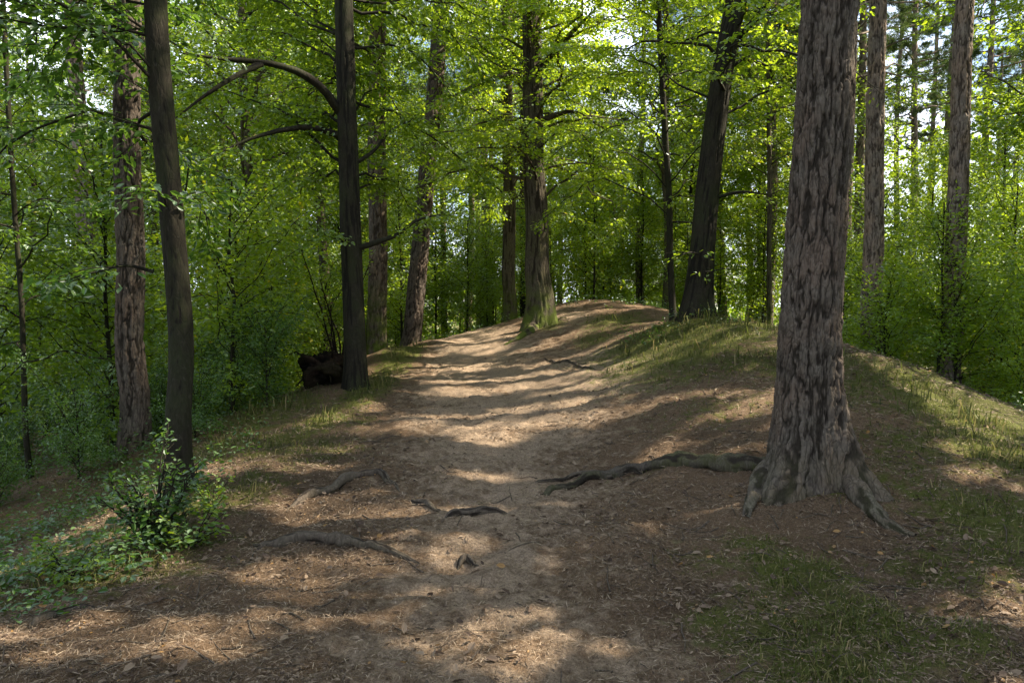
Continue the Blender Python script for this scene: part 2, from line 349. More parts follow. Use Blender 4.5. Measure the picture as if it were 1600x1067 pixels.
def trunk(mb, cl, radii, kind, Y, ztop_vis, seed=0, flare=.35, lobes=(), flare_h=.22, plate=.055, depth=None):
    """one trunk: cl centre line points (bottom up, local coordinates), bark relief in the mesh"""
    cl = np.asarray(cl, float); radii = np.asarray(radii, float)
    cell = max(.007, Y * .0011)
    z0 = cl[0, 2]; zt = cl[-1, 2]
    zs = np.r_[np.arange(z0, min(ztop_vis, zt), cell * 1.3), np.arange(min(ztop_vis, zt), zt, .25), zt]; zs = np.unique(zs)
    nth = int(np.clip(2 * PI * radii[0] / cell, 20, 230))
    cs = resample(cl, 60); rr = np.interp(zs, cl[:, 2], radii)
    cx = np.interp(zs, cs[:, 2], cs[:, 0]); cyy = np.interp(zs, cs[:, 2], cs[:, 1])
    th = np.linspace(0, 2 * PI, nth, endpoint=False)
    TH, Z = np.meshgrid(th, zs); R = np.repeat(rr[:, None], nth, 1)
    base_z = 0.0
    lob = np.zeros_like(TH)
    for ang, wid, amp in lobes:
        dd = (TH - ang + PI) % (2 * PI) - PI; lob += amp * np.exp(-(dd / wid) ** 2)
    zz = np.clip(Z - base_z, -.1, 50)
    R = R * (1 + flare * np.exp(-zz / flare_h) + lob * np.exp(-zz / (flare_h * 1.15)))
    R = R * (1 + .05 * (fbm(np.cos(TH) * 1.3 + seed, np.sin(TH) * 1.3 + Z * .8, 2, seed) - .5) * 2)
    R0 = radii[0]
    dep = depth if depth is not None else (.018 if kind == 'pine' else .004)
    if kind == 'pine':
        per = max(6, int(2 * PI * R0 / plate / 1.0)); U = TH / (2 * PI) * per
        wv = (pfbm(U * 2, Z / .09, per * 2, 3, seed + 2) - .5) * .45; U = U + wv
        n1 = pfbm(U, Z / (plate * 5.5), per, 4, seed + 1); n2 = pfbm(U * 2.0, Z / (plate * 4.5) + 50, per * 2, 3, seed + 6)
        c1 = sstep(.0, .12, np.abs(n1 - .5)); c2 = sstep(.0, .12, np.abs(n2 - .5))
        c3 = sstep(.0, .05, np.abs(pfbm(U * 2, Z / (plate * .9), per * 2, 3, seed + 9) - .5))
        crk = c1 * (.3 + .7 * c2); fl = pfbm(U * 3, Z / .03, per * 3, 3, seed + 4); pl = pfbm(U * 2, Z / .16, per * 2, 2, seed + 3)
        rel = c1 * 1.0 + c2 * .45 + (c3 - .5) * .34 * c1 + (fl - .5) * .5 + (pl - .5) * .7
        crk = crk * (.75 + .25 * c3); R = R + dep * (rel - .9)
    else:
        k = fbm(np.cos(TH) * 5 * (R0 / .17) + 3, np.sin(TH) * 5 * (R0 / .17) + Z * (3 if kind == 'oak' else 9), 4, seed)
        if kind == 'oak': crk = sstep(.36, .52, k); R = R + .010 * (crk - .5) + .006 * (k - .5)
        else: crk = sstep(.2, .45, k); R = R + dep * (k - .5) * 2.5
    X = cx[:, None] + R * np.cos(TH); Yy = cyy[:, None] + R * np.sin(TH)
    v = np.stack([X, Yy, Z], -1).reshape(-1, 3); n = len(zs)
    i = np.arange(n - 1)[:, None]; j = np.arange(nth)[None]; j2 = (j + 1) % nth
    q = np.stack([i * nth + j, i * nth + j2, (i + 1) * nth + j2, (i + 1) * nth + j], -1).reshape(-1, 4)
    mb.add(v, q, crk=crk.ravel())

LIT = [(780,1010,.7,.22,1),(600,880,.6,.22,1),(880,900,.4,.15,.9),(730,850,.4,.14,.8),(250,1020,.5,.15,.9),(760,670,.9,.3,1),(740,600,1.1,.35,1),(900,590,1.0,.9,1),(1010,560,1.2,.9,1),(960,650,.5,.3,.9),(560,640,.4,.4,.8),(520,700,.3,.3,.7),(400,960,.4,.15,.8),(820,960,.35,.15,.8),(1480,620,.6,.7,1),(1400,560,.5,.7,1),(1540,710,.5,.4,1),(1180,870,.2,.12,.6),(760,1030,.42,.22,1),(640,870,.42,.2,1),(880,870,.3,.18,.9),(1000,830,.25,.15,.7),(560,830,.3,.15,.7),(700,925,.3,.12,.8),(420,900,.35,.2,.9),(330,990,.3,.15,.9),
 (760,690,.5,.35,1),(700,655,.5,.3,1),(860,640,.6,.3,1),(740,745,.5,.15,.8),(500,655,.35,.35,.9),(470,700,.25,.25,.7),(740,612,.7,.35,1),(700,580,.7,.4,.9),(740,548,.9,.5,1),(760,530,.9,.6,1),
 (930,600,.7,.6,1),(980,575,.8,.5,1),(900,560,.6,.5,1),(960,625,.4,.3,.8),(1060,550,.8,.45,1),(1130,535,.8,.5,1),(1190,545,.6,.5,1),(1100,515,1,.5,1),(1180,505,.8,.5,1),(960,535,.6,.5,.8),(900,490,.9,.9,1),(920,474,1,1,1),
 (1370,570,.4,.5,1),(1430,600,.5,.5,1),(1500,650,.5,.6,1),(1570,700,.5,.6,1),(1600,760,.35,.5,.9),(1500,740,.3,.3,.6),(1330,745,.2,.15,.8),(1450,790,.3,.2,.6),(1560,640,1,1,.8),
 (60,665,1.2,.6,.9),(570,540,1.2,1.5,.6)]
PRUNE = [None]
_lg = {}
def _grids():
    X, Yg = np.meshgrid(np.arange(-10, 16, .06), np.arange(0, 30, .06), indexing='ij'); _lg['h'] = hbase(X, Yg)
    _lg['m'] = sstep(.32, .5, blobs(X, Yg, LIT) + (fbm(X * 3.1, Yg * 3.1, 3, 60) - .5) * .65)
    _lg['m'] = np.maximum(_lg['m'], sstep(.55, .60, fbm(X * .8, Yg * 2.1, 3, 64)) * (np.abs(X + .6) < 3.4) * (Yg < 19))
def _gs(k, x, y):
    g = _lg[k]; return g[np.clip(((x + 10) / .06).astype(int), 0, g.shape[0] - 1), np.clip((y / .06).astype(int), 0, g.shape[1] - 1)]
def lit_at(pos):
    if not _lg: _grids()
    z = .3
    for _ in range(2):
        qx = pos[:, 0] - (pos[:, 2] - z) * to_sun[0] / to_sun[2]; qy = pos[:, 1] - (pos[:, 2] - z) * to_sun[1] / to_sun[2]
        z = _gs('h', qx, qy)
    return _gs('m', qx, qy) * (qy > 0) * (qy < 30) * (qx > -10) * (qx < 16)
def leaves(mb, pos, ax, nrm, size, rnd, detail=1, width=.55):
    pos = np.asarray(pos)
    if PRUNE[0] is not None and len(pos):
        k = np.random.default_rng(1).random(len(pos)) > lit_at(pos + PRUNE[0]) * .97  # crown gaps shaped along sun rays so the LIT patches get light
        pos, size, rnd = pos[k], size[k], rnd[k]; ax = np.broadcast_to(ax, (len(k), 3))[k]; nrm = np.broadcast_to(nrm, (len(k), 3))[k]
    ax = norm(ax); sd = norm(np.cross(nrm, ax)); nn = np.cross(ax, sd)
    L = size[:, None]; Wd = L * width * .5
    if detail == 1:
        v = np.stack([pos, pos + ax * L * .45 + sd * Wd + nn * L * .06, pos + ax * L, pos + ax * L * .45 - sd * Wd + nn * L * .06], 1)
        q = np.arange(len(pos) * 4).reshape(-1, 4); mb.add(v.reshape(-1, 3), q, rnd, smooth=False)
    else:
        tip = pos + ax * L - nn * L * .10; mid = nn * L * .05
        v = np.stack([pos, pos + ax * L * .28 + sd * Wd * .85 + mid, pos + ax * L * .68 + sd * Wd * .8 + mid * .6, tip,
                      pos + ax * L * .68 - sd * Wd * .8 + mid * .6, pos + ax * L * .28 - sd * Wd * .85 + mid], 1)
        b = np.arange(len(pos))[:, None] * 6
        q = np.concatenate([b + np.array([[0, 1, 2, 3]]), b + np.array([[0, 3, 4, 5]])], 0)
        mb.add(v.reshape(-1, 3), q, np.r_[rnd, rnd], smooth=False)

def side_twigs(limb, rng, every=.22, l2=.8, t0=.18, dr=.12):
    """side twigs of a limb polyline: arrays of starts, ends"""
    limb = np.asarray(limb); seg = np.linalg.norm(np.diff(limb, axis=0), axis=1); L = seg.sum(); d = np.r_[0, np.cumsum(seg)] / L
    n = max(3, int(L * (1 - t0) / every)); t = np.clip(np.linspace(t0, .99, n) + rng.normal(0, .02, n), 0, .999)
    p = np.stack([np.interp(t, d, limb[:, k]) for k in range(3)], 1)
    tg = norm(np.stack([np.interp(t + .01, d, limb[:, k]) - np.interp(t - .01, d, limb[:, k]) for k in range(3)], 1))
    sgn = np.where(np.arange(n) % 2 == 0, 1, -1.); a = sgn * np.radians(rng.uniform(30, 75, n))
    c, s = np.cos(a), np.sin(a)
    dv = np.stack([tg[:, 0] * c - tg[:, 1] * s, tg[:, 0] * s + tg[:, 1] * c, tg[:, 2] * .4 + rng.normal(0, .16, n)], 1)
    ln = l2 * (1.05 - .6 * t) * rng.uniform(.55, 1.2, n)
    e = p + norm(dv) * ln[:, None]; e[:, 2] -= dr * ln
    S = np.r_[p, limb[-2:-1]]; E = np.r_[e, limb[-1:] + (limb[-1] - limb[-2])]
    return S, E
def spray(mb, S, E, rng, per_m, size, spread=.16, detail=1, flat=.45, width=.58, thick=.35):
    ln = np.linalg.norm(E - S, axis=1); n = int(ln.sum() * per_m)
    if n < 1: return
    i = rng.choice(len(S), n, p=ln / ln.sum()); t = rng.beta(1.3, 1.0, n)[:, None]
    d = norm(E[i] - S[i]); side = norm(np.cross(d, np.array([0, 0, 1.0]) + rng.normal(0, .15, (n, 3)))); sg = rng.choice([-1, 1.], n)[:, None]
    off = rng.uniform(.0, 1, (n, 1)) ** 1.3 * spread
    droop = -np.abs(off) * .25
    pos = S[i] + (E[i] - S[i]) * t + side * sg * off + np.array([0, 0, 1]) * droop + rng.normal(0, 1, (n, 3)) * np.array([.02, .02, size * thick])
    ax = side * sg * rng.uniform(.3, 1.1, (n, 1)) + d * rng.uniform(.1, 1, (n, 1)) + np.array([0, 0, -.25]) + rng.normal(0, .3, (n, 3))
    nr = np.array([0, 0, 1.0]) + rng.normal(0, flat, (n, 3))
    leaves(mb, pos, ax, nr, size * rng.uniform(.55, 1.15, n), np.clip(rng.normal(.5, .24, n), 0, 1), detail, width)

def limb_curve(p0, az, L, rise, rng, n=9, wob=.12, arch=.9):
    t = np.linspace(0, 1, n); hd = np.array([math.cos(az), math.sin(az), 0]); sd = np.array([-hd[1], hd[0], 0])
    w1 = np.cumsum(rng.normal(0, wob, n)) * L / n; w2 = np.cumsum(rng.normal(0, wob, n)) * L / n; w1[0] = w2[0] = 0
    return p0 + np.outer(t * L * .92, hd) + np.outer(L * (rise * t - arch * .45 * t * t), [0, 0, 1]) + np.outer(w1 * 1.5, sd) + np.outer(w2, [0, 0, 1])

def add_limb(mbt, limb, r0, rng, twig_geo, S, E, ns=7, rough=.12):
    n = len(limb); tube(mbt, limb, r0 * (1 - np.linspace(0, 1, n)) ** .8 * .95 + .004, ns, rough=rough)
    if twig_geo:
        for a, b in zip(S[::twig_geo], E[::twig_geo]):
            m = (a + b) / 2 + np.array([0, 0, .04]) * np.linalg.norm(b - a) + rng.normal(0, .02, 3)
            tube(mbt, np.array([a, m, b]), np.array([max(.005, r0 * .13), max(.004, r0 * .08), .002]), 4)

def broadleaf(seed, H, r0, crown0, rmax, nl, per_m, size, detail=1, l2=.8, twig=2, lean=(0, 0), rise=.55, spread=.2, kind='beech', every=.24, Y=25):
    """prototype: returns trunk mesh builder and leaf mesh builder"""
    rng = np.random.default_rng(seed); mt, ml = MB(), MB()
    k = 7; z = np.linspace(0, 1, k); wob = np.cumsum(rng.normal(0, .02, (k, 2)) * H / k * 2, 0); wob[0] = 0
    cl = np.stack([lean[0] * z * H + wob[:, 0], lean[1] * z * H + wob[:, 1], z * H - .25 * (z == 0)], 1)
    trunk(mt, cl, r0 * (1 - .9 * z) + .01, kind, Y, H, seed, flare=.3)
    for i in range(nl):
        u = (i + rng.uniform(0, .8)) / nl; h = crown0 + (H - crown0) * u * .97
        c = np.array([np.interp(h, cl[:, 2], cl[:, 0]), np.interp(h, cl[:, 2], cl[:, 1]), h])
        L = rmax * (math.sin(PI * min(1, .18 + u * .82)) * .75 + .25) * rng.uniform(.65, 1.15)
        lb = limb_curve(c, i * 2.4 + rng.uniform(-1.2, 1.2), L, rise * rng.uniform(.2, 2.1) + u * .5, rng, wob=.3)
        S, E = side_twigs(lb, rng, every, l2 * min(1, L / 1.5))
        add_limb(mt, lb, max(.006, r0 * .26 * (1 - u * .7)), rng, twig, S, E, 5)
        spray(ml, S, E, rng, per_m, size, spread, detail, flat=.7, thick=1.3)
    return mt, ml

def pine_crown(seed, H, r0, crown0, rmax, nl, tufts, nsize=.13, Y=25, barkd=.012, nneed=13):
    rng = np.random.default_rng(seed); mt, ml = MB(), MB()
    k = 7; z = np.linspace(0, 1, k); wob = np.cumsum(rng.normal(0, .012, (k, 2)) * H / k * 2, 0); wob[0] = 0
    cl = np.stack([wob[:, 0], wob[:, 1], z * H - .25 * (z == 0)], 1)
    trunk(mt, cl, r0 * (1 - .75 * z) + .01, 'pine', Y, H, seed, flare=.2, depth=barkd)
    pine_branches(mt, ml, cl, rng, H, r0, crown0, rmax, nl, tufts, nsize, nneed); return mt, ml
def pine_branches(mt, ml, cl, rng, H, r0, crown0, rmax, nl, tufts, nsize=.13, nneed=13):
    TP = []; TD = []
    for i in range(nl):
        u = (i + rng.uniform(0, .8)) / nl; h = crown0 + (H - crown0) * u * .98
        c = np.array([np.interp(h, cl[:, 2], cl[:, 0]), np.interp(h, cl[:, 2], cl[:, 1]), h])
        L = rmax * (1.05 - .75 * u) * rng.uniform(.5, 1.15)
        lb = limb_curve(c, i * 2.4 + rng.uniform(-.5, .5), L, .35 * rng.uniform(.2, 1.5), rng, wob=.2, arch=.4)
        S, E = side_twigs(lb, rng, .3, .9, t0=.3, dr=-.1)
        add_limb(mt, lb, max(.012, r0 * .3 * (1 - u * .6)), rng, 1, S, E, 5)
        n = max(2, int(tufts / nl)); j = rng.integers(0, len(S), n); t = rng.uniform(.25, 1.05, (n, 1))
        TP.append(S[j] + (E[j] - S[j]) * t + rng.normal(0, .07, (n, 3))); TD.append(norm(E[j] - S[j]) + np.array([0, 0, .35]))
    TP = np.concatenate(TP); TD = np.concatenate(TD); nn = nneed
    pos = np.repeat(TP, nn, 0) + np.repeat(norm(TD), nn, 0) * rng.uniform(0, .10, (len(TP) * nn, 1))
    ax = np.repeat(norm(TD), nn, 0) * .9 + rng.normal(0, .75, (len(pos), 3))
    leaves(ml, pos, ax, rng.normal(0, 1, (len(pos), 3)), nsize * rng.uniform(.7, 1.2, len(pos)), np.clip(rng.normal(.45, .2, len(pos)), 0, 1), 1, width=.13)

# ------------------------------------------------------------------ green / sand-and-sunlight masks in world space
def blobs(x, y, lst):
    m = np.zeros(np.shape(x))
    for px, py, rx, ry, s in lst:
        g = gp(px, py); m = np.maximum(m, s * np.exp(-(((x - g[0]) / rx) ** 2 + ((y - g[1]) / ry) ** 2)))
    return m
GREEN = [(1080,545,1.5,1.2,.8),(1180,560,.9,1.0,.7),(1000,580,.9,.9,.62),(1380,590,.7,1.0,.75),(1470,640,.7,.9,.85),(1540,700,.7,.9,.85),(1430,700,.6,.7,.62),(1560,860,.5,.6,.7),(1060,580,1.4,1.2,.55),(980,610,.8,.9,.4),(1120,640,1.0,1.0,.42),(1040,480,2.0,2.0,.8),(1320,600,1.0,1.2,.6),(1420,760,.6,.6,.55),(1150,980,.35,.4,.7),(1250,1000,.5,.5,.8),(1100,880,.4,.4,.45),(1480,1000,.4,.4,.7),(420,640,.9,1.5,.8),(350,700,.9,.9,.8),(300,780,.6,.6,.75),(200,860,.8,.4,.9),(620,560,.5,2.2,.75),(560,660,.4,.6,.5),(930,530,.6,1.0,.6),(1000,540,1.2,1.0,.62),(1100,560,1.3,.8,.62),(1300,560,1.0,.8,.6),(1400,720,.5,.8,.5),(1480,900,.5,.5,.6),(1400,1040,.5,.3,.6),(1200,960,.4,.4,.6),(480,700,.8,1.0,.6),(540,640,.5,.8,.55),(1060,515,1.6,1.2,.95),(960,500,.9,1.1,.7),(1150,525,1.0,.8,.85),(1180,505,1.0,.8,.9),(1450,615,.5,1.0,.9),(1520,665,.6,.8,.95),(1580,720,.7,.7,1),(1400,640,.5,.6,.55),
         (1560,800,.7,.6,.9),(1250,900,.42,.5,.9),(1350,980,.35,.45,1),(1300,1050,.5,.3,.9),(1180,850,.35,.3,.6),(1290,770,.22,.2,.7),
         (500,660,.5,1.1,.75),(430,690,.6,.9,.75),(590,600,.35,1.6,.8),(560,620,.4,.8,.8),(380,760,.5,.6,.7),(330,800,.4,.35,.6),
         (120,900,.9,.5,.9),(60,880,1.2,.8,.8),(250,850,.4,.3,.8),(640,545,.35,2.0,.8),(860,505,.4,.8,.8),(1050,730,.5,.12,.6),(900,640,.5,.9,.2),(1120,600,1.2,1.5,.32),(150,780,2,2,.5),(1500,880,.5,.5,.55)]
GB = None
def green_at(x, y):
    g = blobs(x, y, GREEN); left = sstep(.2, 1.3, path_x(y) - 1.6 - x) * .35 * (y > 5); back = sstep(19, 26, np.hypot(x, y)) * .6
    right = sstep(3.9, 4.9, x) * .8
    return np.clip(np.maximum.reduce([g, left, back, right]), 0, 1)
def sand_sun_at(x, y):
    wd = np.interp(y, [0, 3, 5, 9, 14, 20], [1.35, 1.25, 1.15, 1.3, 1.3, 1.1])
    s = np.exp(-((x - path_x(y) - .1) / wd) ** 2) * np.interp(y, [0, 4, 5, 7, 9, 30], [.56, .58, .52, .66, .74, .85]) * (.55 + .9 * fbm(x * 1.6, y * 2.4, 3, 71))
    s = s + .6 * np.exp(-(((x - 1.5) / 1.3) ** 2 + ((y - 10.8) / 2.6) ** 2)) * (x > 0) * (.5 + fbm(x * 2, y * 3, 3, 72))  # right bank made paler: sunlight put into the ground colour
    s = s + .7 * np.exp(-(((x - 1.4) / .7) ** 2 + ((y - 17.5) / 3) ** 2))
    return np.clip(s, 0, 1)

# ------------------------------------------------------------------ ground sheet, split into path and forest floor
def grid():
    u = np.linspace(-1, 1, 620); X = 1.05 * np.sinh(u * 5.35) * .9; 
    v = np.linspace(0, 1, 760); Yv = 2.9 + np.where(v < .14, -(1 - v / .14) ** 3 * 60 - (1 - v / .14) * 1.6, 0) + np.where(v >= .14, (np.exp((v - .14) / .86 * 4.4) - 1) / (math.exp(4.4) - 1) * 170, 0)
    return X, Yv
gx, gy = grid(); GX, GY = np.meshgrid(gx, gy)
GZ = ground(GX, GY)
mask = np.stack([sand_sun_at(GX, GY), green_at(GX, GY), sstep(.5, .7, fbm(GX * .8, GY * .8, 3, 9)) * sstep(.3, 1.5, np.abs(GX - path_x(GY))) * .5, np.ones_like(GX)], -1)
ny, nx = GX.shape
i = np.arange(ny - 1)[:, None]; j = np.arange(nx - 1)[None]
Q = np.stack([i * nx + j, i * nx + j + 1, (i + 1) * nx + j + 1, (i + 1) * nx + j], -1).reshape(-1, 4)
fxc = (GX[:-1, :-1] + GX[1:, 1:]) / 2; fyc = (GY[:-1, :-1] + GY[1:, 1:]) / 2
hw = np.interp(fyc, [0, 3, 5, 9, 14, 20], [1.5, 1.45, 1.2, 1.25, 1.25, 1.2]) + (fbm(fxc * 2, fyc * 2, 3, 21) - .5) * .5
onp = ((np.abs(fxc - path_x(fyc)) < hw) & (fyc > -20) & (fyc < 24)).ravel()
V = np.stack([GX, GY, GZ], -1).reshape(-1, 3); MK = mask.reshape(-1, 4)
for nm, sel in (('path', onp), ('ground', ~onp)):
    q = Q[sel]; us, inv = np.unique(q, return_inverse=True); mb = MB(); mb.add(V[us], inv.reshape(-1, 4))
    o = mb.build(nm, M['ground']); ca = o.data.attributes.new('mask', 'FLOAT_COLOR', 'POINT'); ca.data.foreach_set('color', MK[us].astype(np.float32).ravel())
    tag(o, kind='structure')

# ------------------------------------------------------------------ named trees
def tree_line(pxb, pyb, Y, pxt, H, bend=0.0, seed=0):
    """centre line from a base pixel and the pixel column it has at the top edge of the photo; local to its base"""
    g = P(pxb, pyb, Y); x0 = g[0]; z0 = g1(x0, Y); t = P(pxt, 0, Y)
    sl = (t[0] - x0) / (t[2] - z0); rng = np.random.default_rng(seed + 100)
    z = np.array([-.25, 0, .5, 1.2, 2.2, 3.6, 5.5, 8, 12, 17, 24]); z = z[z < H]; z = np.r_[z, H]
    fx = sl * z + bend * np.sin(np.clip(z / (t[2] - z0), 0, 1.2) * PI); fy = np.zeros_like(z)
    fx += np.r_[0, 0, rng.normal(0, .012, len(z) - 2)] * 1.3; fy += np.r_[0, 0, rng.normal(0, .02, len(z) - 2)]
    return (x0, Y, z0), np.stack([fx, fy, z], 1), t[2] - z0

def at_h(cl, h): return np.array([np.interp(h, cl[:, 2], cl[:, 0]), np.interp(h, cl[:, 2], cl[:, 1]), h])

def named(name, label, base, cl, vis, rb, rt, H, kind, mat, Y, seed, flare=.3, lobes=(), flare_h=.2, plate=.055, limbs=(), crown=None, leafmat=None, extra_limbs=0, zone=(3, 9), Lr=(1.5, 3), rise=.5, per_m=70, size=.085, detail=2, l2=.7, spread=.2, azr=None, pinecrown=None, cat='tree', grp=None, rlimb=.35):
    rng = np.random.default_rng(seed); root = empty(name, base); tag(root, label, cat, grp)
    mt, ml = MB(), MB()
    rad = np.interp(cl[:, 2], [-.25, 0, vis, H], [rb, rb, rt, rt * .35])
    trunk(mt, cl, rad, kind, Y, min(H, vis + .4), seed, flare, lobes, flare_h, plate)
    b = np.array(base); PRUNE[0] = b
    for ptsw, r0, mode in limbs:
        lb = resample(np.array([P(*p) for p in ptsw]) - b, 14 if len(ptsw) > 2 else 8)
        if mode != 'bare':
            S, E = side_twigs(lb, rng, .17, l2, t0=.3); m2 = MB(); add_limb(m2, lb, r0, rng, 1, S, E, 12, .18); spray(ml, S, E, rng, per_m, size, spread, detail)
        else:
            m2 = MB(); tube(m2, lb, r0 * (1 - np.linspace(0, .93, len(lb))) ** .8, 12, .25); t3 = lb[-4:]; S, E = side_twigs(t3, rng, .12, .5, t0=.1); add_limb(m2, t3, r0 * .2, rng, 1, S, E, 5); spray(ml, S, E, rng, per_m * .5, size, spread, detail)
        m2.build('branch', mat, root)
    for i in range(extra_limbs):
        h = zone[0] + (zone[1] - zone[0]) * (i + rng.uniform(0, 1)) / extra_limbs
        if azr: az = rng.uniform(*azr)
        else: az = i * 2.4 + rng.uniform(-.5, .5)
        L = rng.uniform(*Lr); lb = limb_curve(at_h(cl, h), az, L, rise * rng.uniform(.2, 2.0), rng, wob=.25)
        S, E = side_twigs(lb, rng, .2, l2); add_limb(mt, lb, rt * rlimb * rng.uniform(.6, 1.1), rng, 1, S, E, 6)
        spray(ml, S, E, rng, per_m, size, spread, detail)
    if pinecrown:
        c0, rm, nl, tf = pinecrown; pine_branches(mt, ml, cl, rng, H, rb, c0, rm, nl, tf, .16, 11)
    PRUNE[0] = None; mt.build('trunk', mat, root)
    if ml.n: ml.build('crown', leafmat or (M['needle'] if pinecrown else M['leaf']), root)
    return root

# A the big pine on the right, with spreading roots
base, cl, vis = tree_line(1262, 752, 5.6, 1291, 19, seed=1)
A = named('pine_tree', 'massive rough barked pine with flaring roots, nearest tree on the right of the path', base, cl, vis, .22, .192, 19, 'pine', M['pine'], 5.6, 3,
          flare=.22, flare_h=.33, lobes=((-2.5, .36, .95), (-.62, .36, 1.15), (PI * .98, .3, .45), (-1.5, .3, .1), (.6, .5, .35), (1.8, .5, .3)), pinecrown=(9.5, 3.2, 34, 1300), plate=.05)
bA = np.array(base)
def root_mesh(pix, r0, r1, parent=None, lift=.3, mat='root', base=None, ns=22, wob=.02, seed=0, pts=None, closed=False, up=0.0):
    g = np.array(pts if pts is not None else [gp(*p) for p in pix]); c = resample(g, max(40, int(np.linalg.norm(np.diff(g, axis=0), axis=1).sum() / .022))); rng = np.random.default_rng(seed)
    c[:, :2] += (np.stack([fbm(np.arange(len(c)) * .06 + seed * 7, np.full(len(c), 3.3), 3), fbm(np.arange(len(c)) * .06 + seed * 5, np.full(len(c), 8.8), 3)], 1) - .5) * wob * 4
    t = np.linspace(0, 1, len(c)); r = r0 + (r1 - r0) * t; r = r * (1 + .15 * (fbm(t * 9 + seed, t * 0 + 1, 2) - .5) * 2)
    if closed: r = r * np.clip(np.minimum(t, 1 - t) * 3.5, .12, 1) ** .6
    c[:, 2] = ground(c[:, 0], c[:, 1]) + r * lift + up * (1 - t) ** 4 - (np.exp(-t * 9) * .03 if closed else 0) - np.exp(-(1 - t) * 9) * .02
    if base is not None: c = c - base
    mb = MB(); tube(mb, c, r, ns, .38); return mb, c, r
def part_root(pts_local, r0, r1, squash=1.0, mat='root', seed=0, lift=.35, up=.0):
    w = np.array(pts_local, float); mb, _, _ = root_mesh(None, r0, r1, base=bA, pts=w, seed=seed, lift=lift, up=up)
    mb.build('root', M[mat], A)
gA = lambda px, py: gp(px, py)
part_root([bA + [.02, -.05, 0], gA(1310, 760), gA(1345, 785), gA(1380, 812), gA(1430, 835)], .12, .025, mat='pine', seed=1, lift=.2, up=.16)
part_root([bA + [-.05, -.05, 0], gA(1205, 755), gA(1180, 780), gA(1165, 810)], .11, .025, mat='pine', seed=2, lift=.2, up=.14)
part_root([bA + [-.1, .05, 0], gA(1165, 735), gA(1080, 735), gA(1000, 738), gA(930, 745), gA(880, 757), gA(848, 775)], .085, .022, mat='rootmoss', seed=3, lift=.45)
part_root([gA(960, 741), gA(920, 740), gA(870, 748), gA(810, 752)], .035, .012, mat='root', seed=4, lift=.4)

# B slim dark trunk, near left
base, cl, vis = tree_line(283, 765, 6.2, 249, 14, seed=2)
named('beech_tree', 'slim dark smooth trunk, nearest tree on the left of the path beside the small shrub', base, cl, vis, .105, .086, 14, 'beech', M['beech'], 6.2, 5, flare=.25,
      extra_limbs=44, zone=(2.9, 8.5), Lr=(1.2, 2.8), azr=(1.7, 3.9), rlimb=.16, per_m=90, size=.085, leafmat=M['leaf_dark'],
      limbs=[([(240,425,6.2),(200,415,6.1),(150,425,6.0),(95,440,5.9)], .012, ''), ([(262,330,6.2),(250,300,6.0),(215,300,5.8)], .010, '')])
# C rough pine just behind it
base, cl, vis = tree_line(210, 705, 8.9, 197, 18, seed=3)
named('pine_tree', 'rough grey pine trunk just behind the slim dark trunk on the left', base, cl, vis, .155, .13, 18, 'pine', M['pine'], 8.9, 6, pinecrown=(9, 2.8, 26, 900))
# D tree with arching limbs
base, cl, vis = tree_line(556, 603, 10.5, 537, 13, seed=4)
named('oak_tree', 'dark trunk with long arching limbs reaching left, beside the rotten stump at the path edge', base, cl, vis, .152, .12, 13, 'oak', M['beech'], 10.5, 8, flare=.3,
      limbs=[([(533,178,10.5),(505,140,10.2),(465,112,9.9),(410,98,9.6),(345,92,9.3),(285,84,9.1)], .068, 'bare'),
             ([(408,100,9.6),(370,118,9.3),(320,150,9.0),(268,190,8.7)], .042, 'bare'),
             ([(530,212,10.5),(490,200,10.3),(440,204,10.1),(395,216,9.9),(330,245,9.6)], .050, 'bare'),
             ([(560,388,10.5),(590,378,10.4),(622,366,10.4),(650,345,10.5),(690,335,10.6)], .045, ''),
             ([(545,378,10.5),(518,370,10.3),(495,360,10.1)], .03, ''),
             ([(548,260,10.5),(585,235,10.7),(610,205,10.8),(650,185,10.9)], .03, '')],
      extra_limbs=60, zone=(2.6, 10), Lr=(1.6, 3.6), per_m=125, size=.085, spread=.27, rlimb=.17, azr=(.2, 2.9))
# E
base, cl, vis = tree_line(588, 545, 15, 590, 17, seed=5)
named('pine_tree', 'straight pine with a mossy foot, half hidden behind the tree with arching limbs', base, cl, vis, .19, .15, 17, 'pine', bark_mat('mossy pine bark', (.11, .09, .075), (.035, .025, .02), (.15, .11, .08), moss=1.4, mossh=1.6), 15, 9, pinecrown=(9, 2.6, 24, 800))
# F leaning
base, cl, vis = tree_line(642, 522, 17.6, 692, 18, seed=6)
named('pine_tree', 'pine leaning to the right at the left side of the path crest', base, cl, vis, .21, .17, 18, 'pine', M['pine'], 17.6, 10, pinecrown=(10, 3, 24, 900))
# G
base, cl, vis = tree_line(797, 500, 20, 791, 15, seed=7)
named('oak_tree', 'straight grey trunk just left of the tree with spreading foot at the crest', base, cl, vis, .18, .14, 15, 'oak', M['oak'], 20, 11, extra_limbs=50, zone=(3, 12), Lr=(1.5, 3.4), rlimb=.2, per_m=90, size=.1, detail=1)
